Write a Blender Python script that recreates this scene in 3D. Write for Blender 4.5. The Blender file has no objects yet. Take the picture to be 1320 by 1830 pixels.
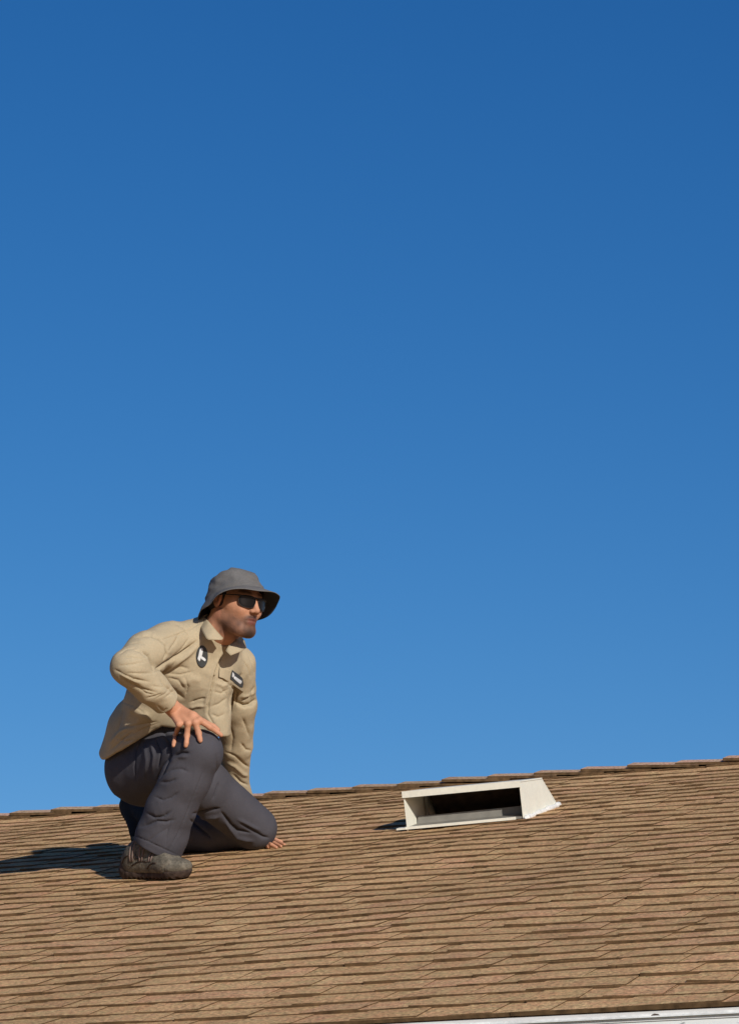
import bpy, math, random
import numpy as np
from mathutils import Vector, Matrix
from mathutils.bvhtree import BVHTree

scene = bpy.context.scene
C = scene.collection
R = math.radians

# ------------------------------------------------------------------ camera
# camera axes written in world axes (x along the ridge, y into the house, z up)
CAMM = np.array([[0.93057453, -0.10001142, -0.35217718],
                 [0.36610252, 0.25421316, 0.89517854],
                 [0.0, -0.9619633, 0.27317872]])      # world = CAMM @ (right, down, forward)
CAMP = np.array([0.0, 0.0, 1.6])
F = 5940.55                                            # focal length in 1320-wide pixels
cam_d = bpy.data.cameras.new('camera')
cam = bpy.data.objects.new('camera', cam_d); C.objects.link(cam)
cam_d.sensor_fit = 'HORIZONTAL'; cam_d.sensor_width = 36.0
cam_d.lens = 36.0 * F / 1320.0
cam_d.clip_start = 0.1; cam_d.clip_end = 3000
mw = Matrix.Identity(4)
for i in range(3):
    mw[i][0] = CAMM[i, 0]; mw[i][1] = -CAMM[i, 1]; mw[i][2] = -CAMM[i, 2]; mw[i][3] = CAMP[i]
cam.matrix_world = mw
scene.camera = cam

# ------------------------------------------------------------------ sun, sky, exposure
SUN_DIR = Vector((1.30, -1.202, 0.675)).normalized()    # towards the sun
sun_d = bpy.data.lights.new('sun', 'SUN'); sun_d.energy = 4.6; sun_d.angle = R(0.53)
sun_d.color = (1.0, 0.955, 0.89)
sun = bpy.data.objects.new('sun', sun_d); C.objects.link(sun)
sun.rotation_euler = (-SUN_DIR).to_track_quat('-Z', 'Y').to_euler()
sun.location = (6, -8, 12)
SUN_EL = math.asin(SUN_DIR.z); SUN_AZ = math.atan2(SUN_DIR.x, SUN_DIR.y)
world = bpy.data.worlds.new('World'); scene.world = world; world.use_nodes = True
wn = world.node_tree; wn.nodes.clear()
wo = wn.nodes.new('ShaderNodeOutputWorld'); bg = wn.nodes.new('ShaderNodeBackground')
sk = wn.nodes.new('ShaderNodeTexSky'); sk.sky_type = 'NISHITA'; sk.sun_disc = False
sk.sun_elevation = SUN_EL; sk.sun_rotation = SUN_AZ
sk.altitude = 1200; sk.air_density = 1.0; sk.dust_density = 0.3; sk.ozone_density = 4.0
hs = wn.nodes.new('ShaderNodeHueSaturation'); hs.inputs['Hue'].default_value = 0.5
hs.inputs['Saturation'].default_value = 1.215; hs.inputs['Value'].default_value = 1.0
wn.links.new(sk.outputs[0], hs.inputs['Color'])
sp = wn.nodes.new('ShaderNodeSeparateColor'); cb = wn.nodes.new('ShaderNodeCombineColor')
wn.links.new(hs.outputs[0], sp.inputs[0])
for i, (e_, c_) in enumerate(((1.38, 1.09), (1.12, 3.49), (0.91, 7.16))):   # grade each channel round the horizon value
    p1 = wn.nodes.new('ShaderNodeMath'); p1.operation = 'POWER'; p1.inputs[1].default_value = e_
    p2 = wn.nodes.new('ShaderNodeMath'); p2.operation = 'MULTIPLY'; p2.inputs[1].default_value = c_ ** (1 - e_)
    wn.links.new(sp.outputs[i], p1.inputs[0]); wn.links.new(p1.outputs[0], p2.inputs[0]); wn.links.new(p2.outputs[0], cb.inputs[i])
wn.links.new(cb.outputs[0], bg.inputs[0])
bg.inputs[1].default_value = 0.09
wn.links.new(bg.outputs[0], wo.inputs[0])
vs = scene.view_settings
vs.view_transform = 'Standard'; vs.look = 'None'; vs.exposure = 0.0; vs.gamma = 1.0; vs.use_curve_mapping = False

# ------------------------------------------------------------------ roof plane frame
PITCH = R(17.18486841400339)
NW = np.array([0, -math.sin(PITCH), math.cos(PITCH)])
SW = np.array([0, math.cos(PITCH), math.sin(PITCH)])
XW = np.array([1.0, 0, 0])
P0 = np.array([-4.83863631, 10.29912186, 3.51280563])
Z0 = F / 519.0
PP = (660.0, 915.0)
def ray(u, v): return CAMM @ np.array([(u - PP[0]) / F, (v - PP[1]) / F, 1.0])
def hit(u, v, h=0.0):
    d = ray(u, v); return CAMP + d * (((P0 - CAMP) @ NW + h) / (d @ NW))
def camc(u, v, dz):                                    # camera-frame point
    z = Z0 + dz; return np.array([(u - PP[0]) / F * z, (v - PP[1]) / F * z, z])
def to_w(c): return CAMP + np.asarray(c) @ CAMM.T
def to_c(w): return (np.asarray(w) - CAMP) @ CAMM
def hitc(u, v, h=0.0): return to_c(hit(u, v, h))
NC = NW @ CAMM; SC = SW @ CAMM; XC = XW @ CAMM          # roof axes in the camera frame

# ------------------------------------------------------------------ object helpers
def tag(o, label=None, cat=None, group=None, kind=None):
    if label: o['label'] = label
    if cat: o['category'] = cat
    if group: o['group'] = group
    if kind: o['kind'] = kind
    return o
def empty(name, loc):
    o = bpy.data.objects.new(name, None); C.objects.link(o); o.location = loc
    o.empty_display_size = 0.2
    return o
def mesh_obj(name, verts, faces, mats, parent=None, smooth=False, mat_idx=None, colors=None, origin=None):
    verts = np.asarray(verts, dtype=np.float64).reshape(-1, 3)
    org = np.zeros(3)
    if parent is not None:
        org = np.array(parent_origin(parent))
    elif origin is not None:
        org = np.array(origin)
    me = bpy.data.meshes.new(name)
    if isinstance(faces, np.ndarray):
        n, k = faces.shape
        me.vertices.add(len(verts)); me.vertices.foreach_set('co', (verts - org).astype(np.float32).ravel())
        me.loops.add(n * k); me.loops.foreach_set('vertex_index', faces.astype(np.int32).ravel())
        me.polygons.add(n)
        me.polygons.foreach_set('loop_start', np.arange(0, n * k, k, dtype=np.int32))
        me.polygons.foreach_set('loop_total', np.full(n, k, dtype=np.int32))
        me.update(calc_edges=True)
    else:
        me.from_pydata([tuple(v) for v in (verts - org)], [], faces)
    me.validate()
    if not isinstance(mats, (list, tuple)): mats = [mats]
    for m in mats: me.materials.append(m)
    if mat_idx is not None: me.polygons.foreach_set('material_index', np.asarray(mat_idx, dtype=np.int32))
    if smooth: me.polygons.foreach_set('use_smooth', np.ones(len(me.polygons), dtype=bool))
    if colors is not None:
        colors = np.asarray(colors, dtype=np.float32)
        dom = 'POINT' if len(colors) == len(me.vertices) else 'FACE'
        a = me.attributes.new('tint', 'FLOAT_COLOR', dom)
        a.data.foreach_set('color', np.c_[colors, np.ones(len(colors), dtype=np.float32)].ravel())
    me.update()
    o = bpy.data.objects.new(name, me); C.objects.link(o)
    if parent is not None: o.parent = parent
    else: o.location = org
    return o
def parent_origin(o):
    p = np.zeros(3)
    while o is not None:
        p += np.array(o.location); o = o.parent
    return p

class MB:
    """collects boxes and grids into one mesh"""
    def __init__(s): s.v = []; s.f = []; s.c = []; s.m = []
    def quad(s, a, b, c, d, col=(1, 1, 1), m=0):
        i = len(s.v); s.v += [a, b, c, d]; s.f.append((i, i+1, i+2, i+3)); s.c.append(col); s.m.append(m)
    def hexa(s, p, col=(1, 1, 1), m=0, skip=()):
        # p: 8 points, bottom 4 (ccw seen from above) then top 4
        i = len(s.v); s.v += list(p)
        F_ = [(3,2,1,0), (4,5,6,7), (0,1,5,4), (1,2,6,5), (2,3,7,6), (3,0,4,7)]
        for k, f in enumerate(F_):
            if k in skip: continue
            s.f.append(tuple(i + q for q in f)); s.c.append(col); s.m.append(m)
    def box(s, x0, x1, y0, y1, z0, z1, T=None, col=(1, 1, 1), m=0):
        p = [(x0,y0,z0),(x1,y0,z0),(x1,y1,z0),(x0,y1,z0),(x0,y0,z1),(x1,y0,z1),(x1,y1,z1),(x0,y1,z1)]
        if T is not None: p = [T(*q) for q in p]
        s.hexa(p, col, m)
    def prism(s, poly, ext, T=None, col=(1,1,1), m=0):
        n = len(poly); i = len(s.v)
        a = [np.asarray(q, float) for q in poly]; b = [q + np.asarray(ext, float) for q in a]
        pts = a + b
        if T is not None: pts = [T(*q) for q in pts]
        s.v += pts
        s.f.append(tuple(i + k for k in range(n))); s.f.append(tuple(i + n + k for k in reversed(range(n))))
        for k in range(n): s.f.append((i + k, i + n + k, i + n + (k+1) % n, i + (k+1) % n))
        s.c += [col] * (n + 2); s.m += [m] * (n + 2)
    def build(s, name, mats, parent=None, smooth=False, origin=None, colors=True):
        return mesh_obj(name, s.v, s.f, mats, parent, smooth, s.m, s.c if colors else None, origin)

# ------------------------------------------------------------------ materials
def mat(name, base=(0.5, 0.5, 0.5), rough=0.7, metal=0.0, spec=0.5, tint=False, noise=None, bump=None, sss=0.0, fine=None, crease=None, hue=None):
    """noise=(scale, amount[, detail]) varies the colour, bump=(scale, distance) roughens the surface"""
    m = bpy.data.materials.new(name); m.use_nodes = True
    nt = m.node_tree; b = nt.nodes['Principled BSDF']
    b.inputs['Roughness'].default_value = rough; b.inputs['Metallic'].default_value = metal
    b.inputs['Specular IOR Level'].default_value = spec
    tc = nt.nodes.new('ShaderNodeTexCoord')
    if tint:
        at = nt.nodes.new('ShaderNodeAttribute'); at.attribute_name = 'tint'
        mx = nt.nodes.new('ShaderNodeMix'); mx.data_type = 'RGBA'; mx.blend_type = 'MULTIPLY'
        mx.inputs['Factor'].default_value = 1.0
        mx.inputs['A'].default_value = (*base, 1); nt.links.new(at.outputs['Color'], mx.inputs['B'])
        cur = mx.outputs['Result']
    else:
        rgb = nt.nodes.new('ShaderNodeRGB'); rgb.outputs[0].default_value = (*base, 1); cur = rgb.outputs[0]
    for nz in ([noise] if noise else []) + ([fine] if fine else []):
        tn = nt.nodes.new('ShaderNodeTexNoise'); tn.inputs['Scale'].default_value = nz[0]
        tn.inputs['Detail'].default_value = nz[2] if len(nz) > 2 else 4.0
        nt.links.new(tc.outputs['Object'], tn.inputs['Vector'])
        mr = nt.nodes.new('ShaderNodeMapRange')
        mr.inputs['From Min'].default_value = 0.3; mr.inputs['From Max'].default_value = 0.7
        mr.inputs['To Min'].default_value = 1 - nz[1]; mr.inputs['To Max'].default_value = 1 + nz[1]
        nt.links.new(tn.outputs['Fac'], mr.inputs['Value'])
        vm = nt.nodes.new('ShaderNodeVectorMath'); vm.operation = 'SCALE'
        nt.links.new(cur, vm.inputs[0]); nt.links.new(mr.outputs[0], vm.inputs['Scale'])
        cur = vm.outputs[0]
    if hue:                                            # (scale, colour A, colour B): blotches that drift between two tints
        tn = nt.nodes.new('ShaderNodeTexNoise'); tn.inputs['Scale'].default_value = hue[0]; tn.inputs['Detail'].default_value = 5
        tn.inputs['Roughness'].default_value = 0.7
        nt.links.new(tc.outputs['Object'], tn.inputs['Vector'])
        cr = nt.nodes.new('ShaderNodeValToRGB'); cr.color_ramp.elements[0].position = 0.38; cr.color_ramp.elements[1].position = 0.62
        cr.color_ramp.elements[0].color = (*hue[1], 1); cr.color_ramp.elements[1].color = (*hue[2], 1)
        nt.links.new(tn.outputs['Fac'], cr.inputs[0])
        vm = nt.nodes.new('ShaderNodeVectorMath'); vm.operation = 'MULTIPLY'
        nt.links.new(cur, vm.inputs[0]); nt.links.new(cr.outputs[0], vm.inputs[1]); cur = vm.outputs[0]
    nt.links.new(cur, b.inputs['Base Color'])
    if bump:
        tn = nt.nodes.new('ShaderNodeTexNoise'); tn.inputs['Scale'].default_value = bump[0]; tn.inputs['Detail'].default_value = 5
        nt.links.new(tc.outputs['Object'], tn.inputs['Vector'])
        bp = nt.nodes.new('ShaderNodeBump'); bp.inputs['Distance'].default_value = bump[1]
        bp.inputs['Strength'].default_value = 0.8
        nt.links.new(tn.outputs['Fac'], bp.inputs['Height']); nt.links.new(bp.outputs[0], b.inputs['Normal'])
        if crease:
            rn = nt.nodes.new('ShaderNodeTexNoise'); rn.noise_type = 'RIDGED_MULTIFRACTAL'
            rn.inputs['Scale'].default_value = crease[0]; rn.inputs['Detail'].default_value = 3; rn.inputs['Distortion'].default_value = 0.6
            mp = nt.nodes.new('ShaderNodeMapping'); mp.inputs['Scale'].default_value = crease[2]; mp.inputs['Rotation'].default_value = (0.3, 0.5, 0.6)
            nt.links.new(tc.outputs['Object'], mp.inputs[0]); nt.links.new(mp.outputs[0], rn.inputs['Vector'])
            b2 = nt.nodes.new('ShaderNodeBump'); b2.inputs['Distance'].default_value = crease[1]; b2.inputs['Strength'].default_value = 1.0
            nt.links.new(rn.outputs['Fac'], b2.inputs['Height']); nt.links.new(bp.outputs[0], b2.inputs['Normal'])
            nt.links.new(b2.outputs[0], b.inputs['Normal'])
    if sss:
        b.inputs['Subsurface Weight'].default_value = sss
        b.inputs['Subsurface Radius'].default_value = (0.012, 0.005, 0.003)
        b.inputs['Subsurface Scale'].default_value = 1.0
    return m
M_shingle = mat('shingle_granules', (1, 1, 1), 0.9, spec=0.1, tint=True, noise=(1.6, 0.12, 5), fine=(90, 0.50, 4), bump=(200, 0.004), hue=(24, (1.04, .90, .86), (1.0, 1.07, .97)))
M_edge = mat('shingle_cut_edge', (0.100, 0.060, 0.029), 0.95, spec=0.1, noise=(40, 0.4))
M_cream = mat('cream_paint', (0.65, 0.635, 0.535), 0.55, noise=(14, 0.05), fine=(90, 0.04), bump=(60, 0.001))
M_sealant = mat('white_sealant', (0.66, 0.65, 0.60), 0.6, noise=(50, 0.15), bump=(90, 0.004))
M_recess_shade = mat('recess_shade', (0.055, 0.036, 0.026), 0.95, noise=(30, 0.5))  # dark colour standing for shade in the attic hole and the drip edge notch
M_galv_shade = mat('grey_flashing_shade', (0.19, 0.18, 0.155), 0.6, noise=(25, 0.15))  # flashing grey, also paints the shade on the vent floor
M_drip = mat('white_metal_edge', (0.64, 0.64, 0.61), 0.6, noise=(9, 0.14, 6), fine=(70, 0.12))
M_stucco = mat('stucco', (0.62, 0.56, 0.45), 0.9, noise=(3, 0.08), bump=(80, 0.006))
M_soffit = mat('soffit_paint', (0.7, 0.69, 0.66), 0.7, noise=(6, 0.08))
M_ground = mat('dry_grass_ground', (0.16, 0.14, 0.07), 0.95, noise=(0.6, 0.35), fine=(12, 0.35), bump=(20, 0.03))
def peel_paint():
    m = mat('peeling_white_paint', (1, 1, 1), 0.6)
    nt = m.node_tree; b = nt.nodes['Principled BSDF']
    tc = nt.nodes.new('ShaderNodeTexCoord'); mp = nt.nodes.new('ShaderNodeMapping')
    mp.inputs['Scale'].default_value = (1, 1, 2.2)
    tn = nt.nodes.new('ShaderNodeTexNoise'); tn.inputs['Scale'].default_value = 22; tn.inputs['Detail'].default_value = 7
    cr = nt.nodes.new('ShaderNodeValToRGB'); cr.color_ramp.interpolation = 'LINEAR'
    cr.color_ramp.elements[0].position = 0.35; cr.color_ramp.elements[0].color = (0.23, 0.24, 0.235, 1)
    cr.color_ramp.elements[1].position = 0.41; cr.color_ramp.elements[1].color = (0.68, 0.69, 0.66, 1)
    nt.links.new(tc.outputs['Object'], mp.inputs[0]); nt.links.new(mp.outputs[0], tn.inputs['Vector'])
    nt.links.new(tn.outputs['Fac'], cr.inputs[0]); nt.links.new(cr.outputs[0], b.inputs['Base Color'])
    return m
M_peel = peel_paint()
def window_glass():
    m = mat('window_glass', (0.03, 0.035, 0.04), 0.08, spec=0.8); return m
M_glass = window_glass()

# ------------------------------------------------------------------ numpy noise
_rs = np.random.RandomState(7); _tab = _rs.rand(64, 64, 64).astype(np.float32) * 2 - 1
def vnoise(p):
    p = np.asarray(p, dtype=np.float64); i = np.floor(p).astype(int); f = p - i; f = f * f * (3 - 2 * f)
    r = 0
    for dx in (0, 1):
        wx = f[..., 0] if dx else 1 - f[..., 0]
        for dy in (0, 1):
            wy = f[..., 1] if dy else 1 - f[..., 1]
            for dz in (0, 1):
                wz = f[..., 2] if dz else 1 - f[..., 2]
                r = r + wx * wy * wz * _tab[(i[..., 0] + dx) & 63, (i[..., 1] + dy) & 63, (i[..., 2] + dz) & 63]
    return r

# ------------------------------------------------------------------ ground
g = MB()
g.quad((-1500, -1500, 0), (1500, -1500, 0), (1500, 1500, 0), (-1500, 1500, 0))
tag(g.build('ground', M_ground, colors=False), kind='structure')

# ------------------------------------------------------------------ house
X0, X1 = -13.0, 3.5
s_eave, s_ridge = -3.165, 2.672
SL = s_ridge - s_eave
NCOURSE = 41; EXP = SL / NCOURSE
eave = P0 + SW * s_eave; ridge = P0 + SW * s_ridge     # x taken from the parameter
def RP(x, t, h):                                       # roof frame: x world, t up the slope from the eave, h above the deck
    wob = 0.0035 * math.sin(x * 1.9 + t * 0.7) + 0.003 * math.sin(x * 4.3 - t * 2.1) + 0.002 * math.sin(t * 5.1 + x)
    b = eave + SW * t + NW * (h + wob * min(1.0, t / 0.3) * (1 if t < SL - 0.2 else 0))
    return (x, b[1], b[2])
house = empty('house', (-5.0, 12.85, 0.0))
tag(house, 'house with a brown shingled gable roof, white drip edge and peeling white fascia board', 'house')
rnd = random.Random(11)
PAL = [(.490, .310, .158), (.505, .322, .166), (.48, .306, .154), (.495, .298, .162), (.47, .296, .152), (.515, .331, .173), (.485, .310, .158)]
def shade(c, k): return tuple(q * k for q in c)
ed = MB()
for i in range(NCOURSE):
    t0 = i * EXP; t1 = t0 + EXP + 0.02
    if i == NCOURSE - 1: t1 = SL
    # base sheet, in runs of shingle length so that colour and butt line change
    x = X0 + rnd.uniform(-0.9, 0)
    while x < X1:
        L = 1.0; xa = max(x, X0); xb = min(x + L - 0.002, X1)
        if xb > xa:
            n = max(1, int((xb - xa) / 0.16)); j0 = rnd.uniform(-0.003, 0.003)
            for k in range(n):
                u0 = xa + (xb - xa) * k / n; u1 = xa + (xb - xa) * (k + 1) / n
                cc = shade(rnd.choice(PAL), rnd.uniform(0.90, 1.02))
                w0 = j0 + 0.002 * math.sin(u0 * 7 + i); w1 = j0 + 0.002 * math.sin(u1 * 7 + i)
                hA = 0.0056 + 0.0008 * math.sin(u0 * 5 + i * 2); hB = 0.0056 + 0.0008 * math.sin(u1 * 5 + i * 2)
                p = [RP(u0, t0 + w0, -0.004), RP(u1, t0 + w1, -0.004), RP(u1, t1, -0.006), RP(u0, t1, -0.006),
                     RP(u0, t0 + w0, hA), RP(u1, t0 + w1, hB), RP(u1, t1, -0.001), RP(u0, t1, -0.001)]
                ed.hexa(p, cc, 0, skip=(0, 2, 3, 4, 5)); ed.quad(p[0], p[1], p[5], p[4], cc, 1)
        x += L
    # laminated tabs
    x = X0 + rnd.uniform(0.0, 0.15)
    lastc = None
    while x < X1 - 0.05:
        w = rnd.choice([0.10, 0.13, 0.16, 0.19, 0.23]) * rnd.uniform(0.9, 1.1)
        if x + w > X1: w = X1 - x
        fl = rnd.uniform(-0.004, 0.012); fr = rnd.uniform(-0.004, 0.012)
        cc = shade(rnd.choice(PAL), rnd.uniform(0.92, 1.06))
        js = rnd.uniform(-0.004, 0.004); th = rnd.uniform(0.0068, 0.0090)
        tb = t0 + js; te = min(t0 + EXP + 0.012, SL)
        nseg = 2
        tilt = rnd.uniform(-0.0012, 0.0012)
        for k in range(nseg):
            a0, a1 = k / nseg, (k + 1) / nseg
            u0 = x + w * a0; u1 = x + w * a1; v0 = x + fl + (w - fl - fr) * a0; v1 = x + fl + (w - fl - fr) * a1
            h0 = th + tilt * (a0 - .5) * 2 + 0.001 * math.sin(u0 * 31); h1 = th + tilt * (a1 - .5) * 2 + 0.001 * math.sin(u1 * 31)
            p = [RP(u0, tb, -0.003), RP(u1, tb, -0.003), RP(v1, te, -0.003), RP(v0, te, -0.003),
                 RP(u0, tb, h0), RP(u1, tb, h1), RP(v1, te, 0.0018), RP(v0, te, 0.0018)]
            ed.hexa(p, cc, 0, skip=(0, 2, 3, 4, 5))
            ed.quad(p[0], p[1], p[5], p[4], cc, 1)
            if k == 0: ed.quad(p[3], p[0], p[4], p[7], cc, 1)
            if k == nseg - 1: ed.quad(p[1], p[2], p[6], p[5], cc, 1)
        x += w + rnd.choice([0.05, 0.09, 0.13, 0.17]) * rnd.uniform(0.85, 1.15)
roof = ed.build('roof', [M_shingle, M_edge], house)
roof['label'] = 'brown laminated asphalt shingle roof slope'
# back slope, same courses
bk = MB()
def RB(x, t, h):
    b = eave + SW * t + NW * h
    yy = 2 * ridge[1] - b[1]
    return (x, yy, b[2])
for i in range(NCOURSE):
    t0 = i * EXP; t1 = t0 + EXP + 0.015 if i < NCOURSE - 1 else SL
    x = X0
    while x < X1:
        w = rnd.uniform(0.14, 0.4); xb = min(x + w, X1); h = rnd.uniform(0.004, 0.011)
        cc = shade(rnd.choice(PAL), rnd.uniform(0.9, 1.05))
        p = [RB(xb, t0, -0.004), RB(x, t0, -0.004), RB(x, t0, h), RB(xb, t0, h)]
        bk.quad(RB(x, t0, h), RB(x, t1, -0.001), RB(xb, t1, -0.001), RB(xb, t0, h), cc, 0); bk.quad(*p, cc, 1)
        x = xb
bk.build('roof_back', [M_shingle, M_edge], house)
bpy.data.objects['roof_back'].name = 'back_roof'
# deck under both slopes
dk = MB()
for T in (RP, RB):
    q = [T(X0, 0.0, -0.008), T(X1, 0.0, -0.008), T(X1, SL, -0.008), T(X0, SL, -0.008)]
    ql = [T(X0, 0.0, -0.03), T(X1, 0.0, -0.03), T(X1, SL, -0.03), T(X0, SL, -0.03)]
    dk.hexa(ql + q)
dk.build('roof_deck', M_soffit, house, colors=False)

# ridge caps: bent shingles, each butt end faces left
rc = MB()
xstart = -6.62 + 0.2005 * -33
capx = [hit(45, 1458)[0] + 0.2005 * k for k in range(-32, 46)]
PINK = [(0.47, 0.31, 0.225), (0.44, 0.30, 0.20), (0.50, 0.34, 0.25), (0.40, 0.28, 0.19)]
for k, xa in enumerate(capx):
    if xa > X1: break
    xb = xa + 0.2005 + 0.10
    lift = 0.018 + rnd.uniform(-0.003, 0.003); jy = rnd.uniform(-0.006, 0.006); cc = rnd.choice(PINK)
    prof = []
    NSEG = 8; wv = 0.135
    for e in range(NSEG + 1):
        q = -1 + 2 * e / NSEG                          # across the ridge
        a = math.sqrt(q * q + 0.02) - math.sqrt(0.02)
        prof.append((q * wv * math.cos(PITCH) + jy, -a * wv * math.sin(PITCH)))
    top_z = ridge[2] + 0.008
    def pt(xx, e, h):
        yy, zz = prof[e]; return (xx, ridge[1] + yy, top_z + zz + h)
    for e in range(NSEG):
        h0, h1 = lift, 0.0015
        m0 = 0.006
        A = [pt(xa, e, h0), pt(xb, e, h1), pt(xb, e + 1, h1), pt(xa, e + 1, h0)]
        rc.quad(A[0], A[1], A[2], A[3], cc, 0)
        rc.quad(pt(xa, e, h0 - 0.011), pt(xa, e, h0), pt(xa, e + 1, h0), pt(xa, e + 1, h0 - 0.011), cc, 1)   # butt
        rc.quad(pt(xa, e + 1, h0 - 0.011), pt(xb, e + 1, h1 - 0.011), pt(xb, e, h1 - 0.011), pt(xa, e, h0 - 0.011), cc, 1)
    for e in (0, NSEG):
        rc.quad(pt(xa, e, lift - 0.011), pt(xb, e, -0.0095), pt(xb, e, 0.0015), pt(xa, e, lift), cc, 1)
cap = rc.build('ridge_cap', [M_shingle, M_edge], roof)
cap['label'] = 'row of bent cap shingles along the ridge'

# eave edge, fascia, soffit, walls
ey, ez = eave[1], eave[2]
b = MB(); b.box(X0, X1, ey + 0.004, ey + 0.03, ez - 0.0195, ez - 0.0085)
# rolled lip of the drip edge
b.box(X0, X1, ey - 0.001, ey + 0.0035, ez - 0.0215, ez - 0.0180)
de = b.build('drip_edge', M_drip, house, colors=False); de['label'] = 'white metal drip edge along the eave'
b = MB()
nx = hit(1160, 1808)[0]
b.prism([(nx - 0.011, ey + 0.0025, ez - 0.0178), (nx + 0.011, ey + 0.0025, ez - 0.0178), (nx + 0.007, ey + 0.0025, ez - 0.0145), (nx - 0.002, ey + 0.0025, ez - 0.0130), (nx - 0.008, ey + 0.0025, ez - 0.0150)][::-1], (0, 0.003, 0))
b.build('dent_shade', M_recess_shade, de, colors=False)  # dark plate painted as the shade in a small notch
b = MB(); b.box(X0, X1, ey + 0.012, ey + 0.045, ez - 0.20, ez - 0.0235)
b.build('fascia_board', M_peel, house, colors=False)
b = MB(); b.box(X0, X1, 2*ridge[1] - ey - 0.045, 2*ridge[1] - ey - 0.022, ez - 0.20, ez - 0.012)
b.build('fascia_board', M_peel, house, colors=False)
wy0 = ey + 0.6; wy1 = 2 * ridge[1] - ey - 0.6; wx0, wx1 = X0 + 0.35, X1 - 0.35
b = MB(); b.box(X0 + 0.01, X1 - 0.01, ey + 0.045, wy0 + 0.02, ez - 0.197, ez - 0.185)
b.build('soffit', M_soffit, house, colors=False); b = MB()
b.box(X0 + 0.01, X1 - 0.01, wy1 - 0.02, 2*ridge[1] - ey - 0.045, ez - 0.197, ez - 0.185)
b.build('soffit', M_soffit, house, colors=False)
b = MB()
zw = ez + 0.6 * math.tan(PITCH) - 0.06
b.prism([(wx0, wy0, 0), (wx0, wy1, 0), (wx0, wy1, zw), (wx0, ridge[1], ridge[2] - 0.08), (wx0, wy0, zw)], (wx1 - wx0, 0, 0))
b.build('wall', M_stucco, house, colors=False)
for wx in (-10.5, -6.4, -1.2, 1.6):
    b = MB()
    for (a0, a1, c0, c1) in ((-.62, .62, .95, 1.0), (-.62, .62, 2.05, 2.10), (-.62, -.57, 1.0, 2.05), (.57, .62, 1.0, 2.05), (-.02, .02, 1.0, 2.05)):
        b.box(wx + a0, wx + a1, wy0 - 0.03, wy0 - 0.001, c0, c1)
    w_ = b.build('window', M_drip, house, colors=False)
    b = MB(); b.box(wx - .57, wx + .57, wy0 - 0.012, wy0 - 0.002, 1.0, 2.05); b.build('pane', M_glass, w_, colors=False)

# ------------------------------------------------------------------ roof vent (cream sheet-metal dormer vent)
fl = hit(723, 1486); fr = hit(943, 1466)
vx0 = float(fl[0]) + .016; vx1 = float(fr[0]) - .008; vt0 = float(((fl + fr) / 2 - eave) @ SW) - 0.018
vd = 0.41; vh = 0.141; th = 0.004; vb = 0.122
def VT(x, t, h):
    bb = eave + SW * (vt0 + t + .083 * ((x - vx0) / (vx1 - vx0) - .5)) + NW * h; return (x, bb[1], bb[2])
vent = empty('roof_vent', (0, 0, 0)); vent.parent = house
vent.location = Vector(VT((vx0 + vx1) / 2, 0, 0)) - house.location
vent['label'] = 'cream sheet metal attic vent with an open front'
td = 0.25                                             # depth of the flat top
b = MB()
for xa in (vx0, vx1 - th):
    b = MB(); b.prism([(xa, 0.0, 0.0), (xa, vd, 0.0), (xa, td, vb), (xa, 0.0, vh)][::-1], (th, 0, 0), VT)
    b.build('side_panel', M_cream, vent, colors=False)

b = MB()
b.prism([(vx0 - 0.002, -0.004, vh + 0.001), (vx0 - 0.002, td + 0.002, vb + 0.001), (vx0 - 0.002, td + 0.002, vb + 0.006), (vx0 - 0.002, -0.004, vh + 0.006)][::-1], (vx1 - vx0 + 0.004, 0, 0), VT)
b.prism([(vx0 - 0.002, -0.008, vh - 0.017), (vx0 - 0.002, -0.0045, vh - 0.017), (vx0 - 0.002, -0.0045, vh + 0.006), (vx0 - 0.002, -0.008, vh + 0.007)][::-1], (vx1 - vx0 + 0.004, 0, 0), VT)
b.prism([(vx0, td + 0.003, vb - 0.002), (vx0, vd + 0.002, 0.0), (vx0, vd + 0.004, 0.005), (vx0, td + 0.003, vb + 0.005)][::-1], (vx1 - vx0, 0, 0), VT)
b.build('hood', M_cream, vent, colors=False)
b = MB()                                               # base flange, front sill and floor
b.box(vx0 - 0.004, vx1 - 0.03, -0.006, 0.004, 0.008, 0.0175, VT)
b.box(vx0 - 0.035, vx0 - 0.001, -0.010, 0.02, 0.009, 0.015, VT)
b.build('sill', M_cream, vent, colors=False)
b = MB()                                               # grey throat upstand round the hole in the deck
b.prism([(vx0 + 0.006, 0.095, 0.014), (vx1 - 0.006, 0.095, 0.014), (vx1 - 0.006, 0.095, 0.046), (vx0 + 0.012, 0.095, 0.042)], (0, 0.004, 0), VT)
b.box(vx0 + 0.008, vx0 + 0.020, 0.19, 0.194, 0.006, vh - 0.018, VT)
b.box(vx0 + 0.005, vx1 - 0.006, 0.0045, 0.094, 0.009, 0.0165, VT)  # floor behind the sill: cream sheet with its shade put into the grey
b.build('flashing', M_galv_shade, vent, colors=False)
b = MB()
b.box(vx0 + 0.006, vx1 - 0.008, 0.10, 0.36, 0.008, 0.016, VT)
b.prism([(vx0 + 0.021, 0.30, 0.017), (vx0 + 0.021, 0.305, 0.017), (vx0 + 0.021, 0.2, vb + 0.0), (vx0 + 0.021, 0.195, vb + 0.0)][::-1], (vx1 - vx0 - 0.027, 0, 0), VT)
b.build('opening', M_recess_shade, vent, colors=False)  # solid plates, the dark of the hole is in their colour
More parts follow.
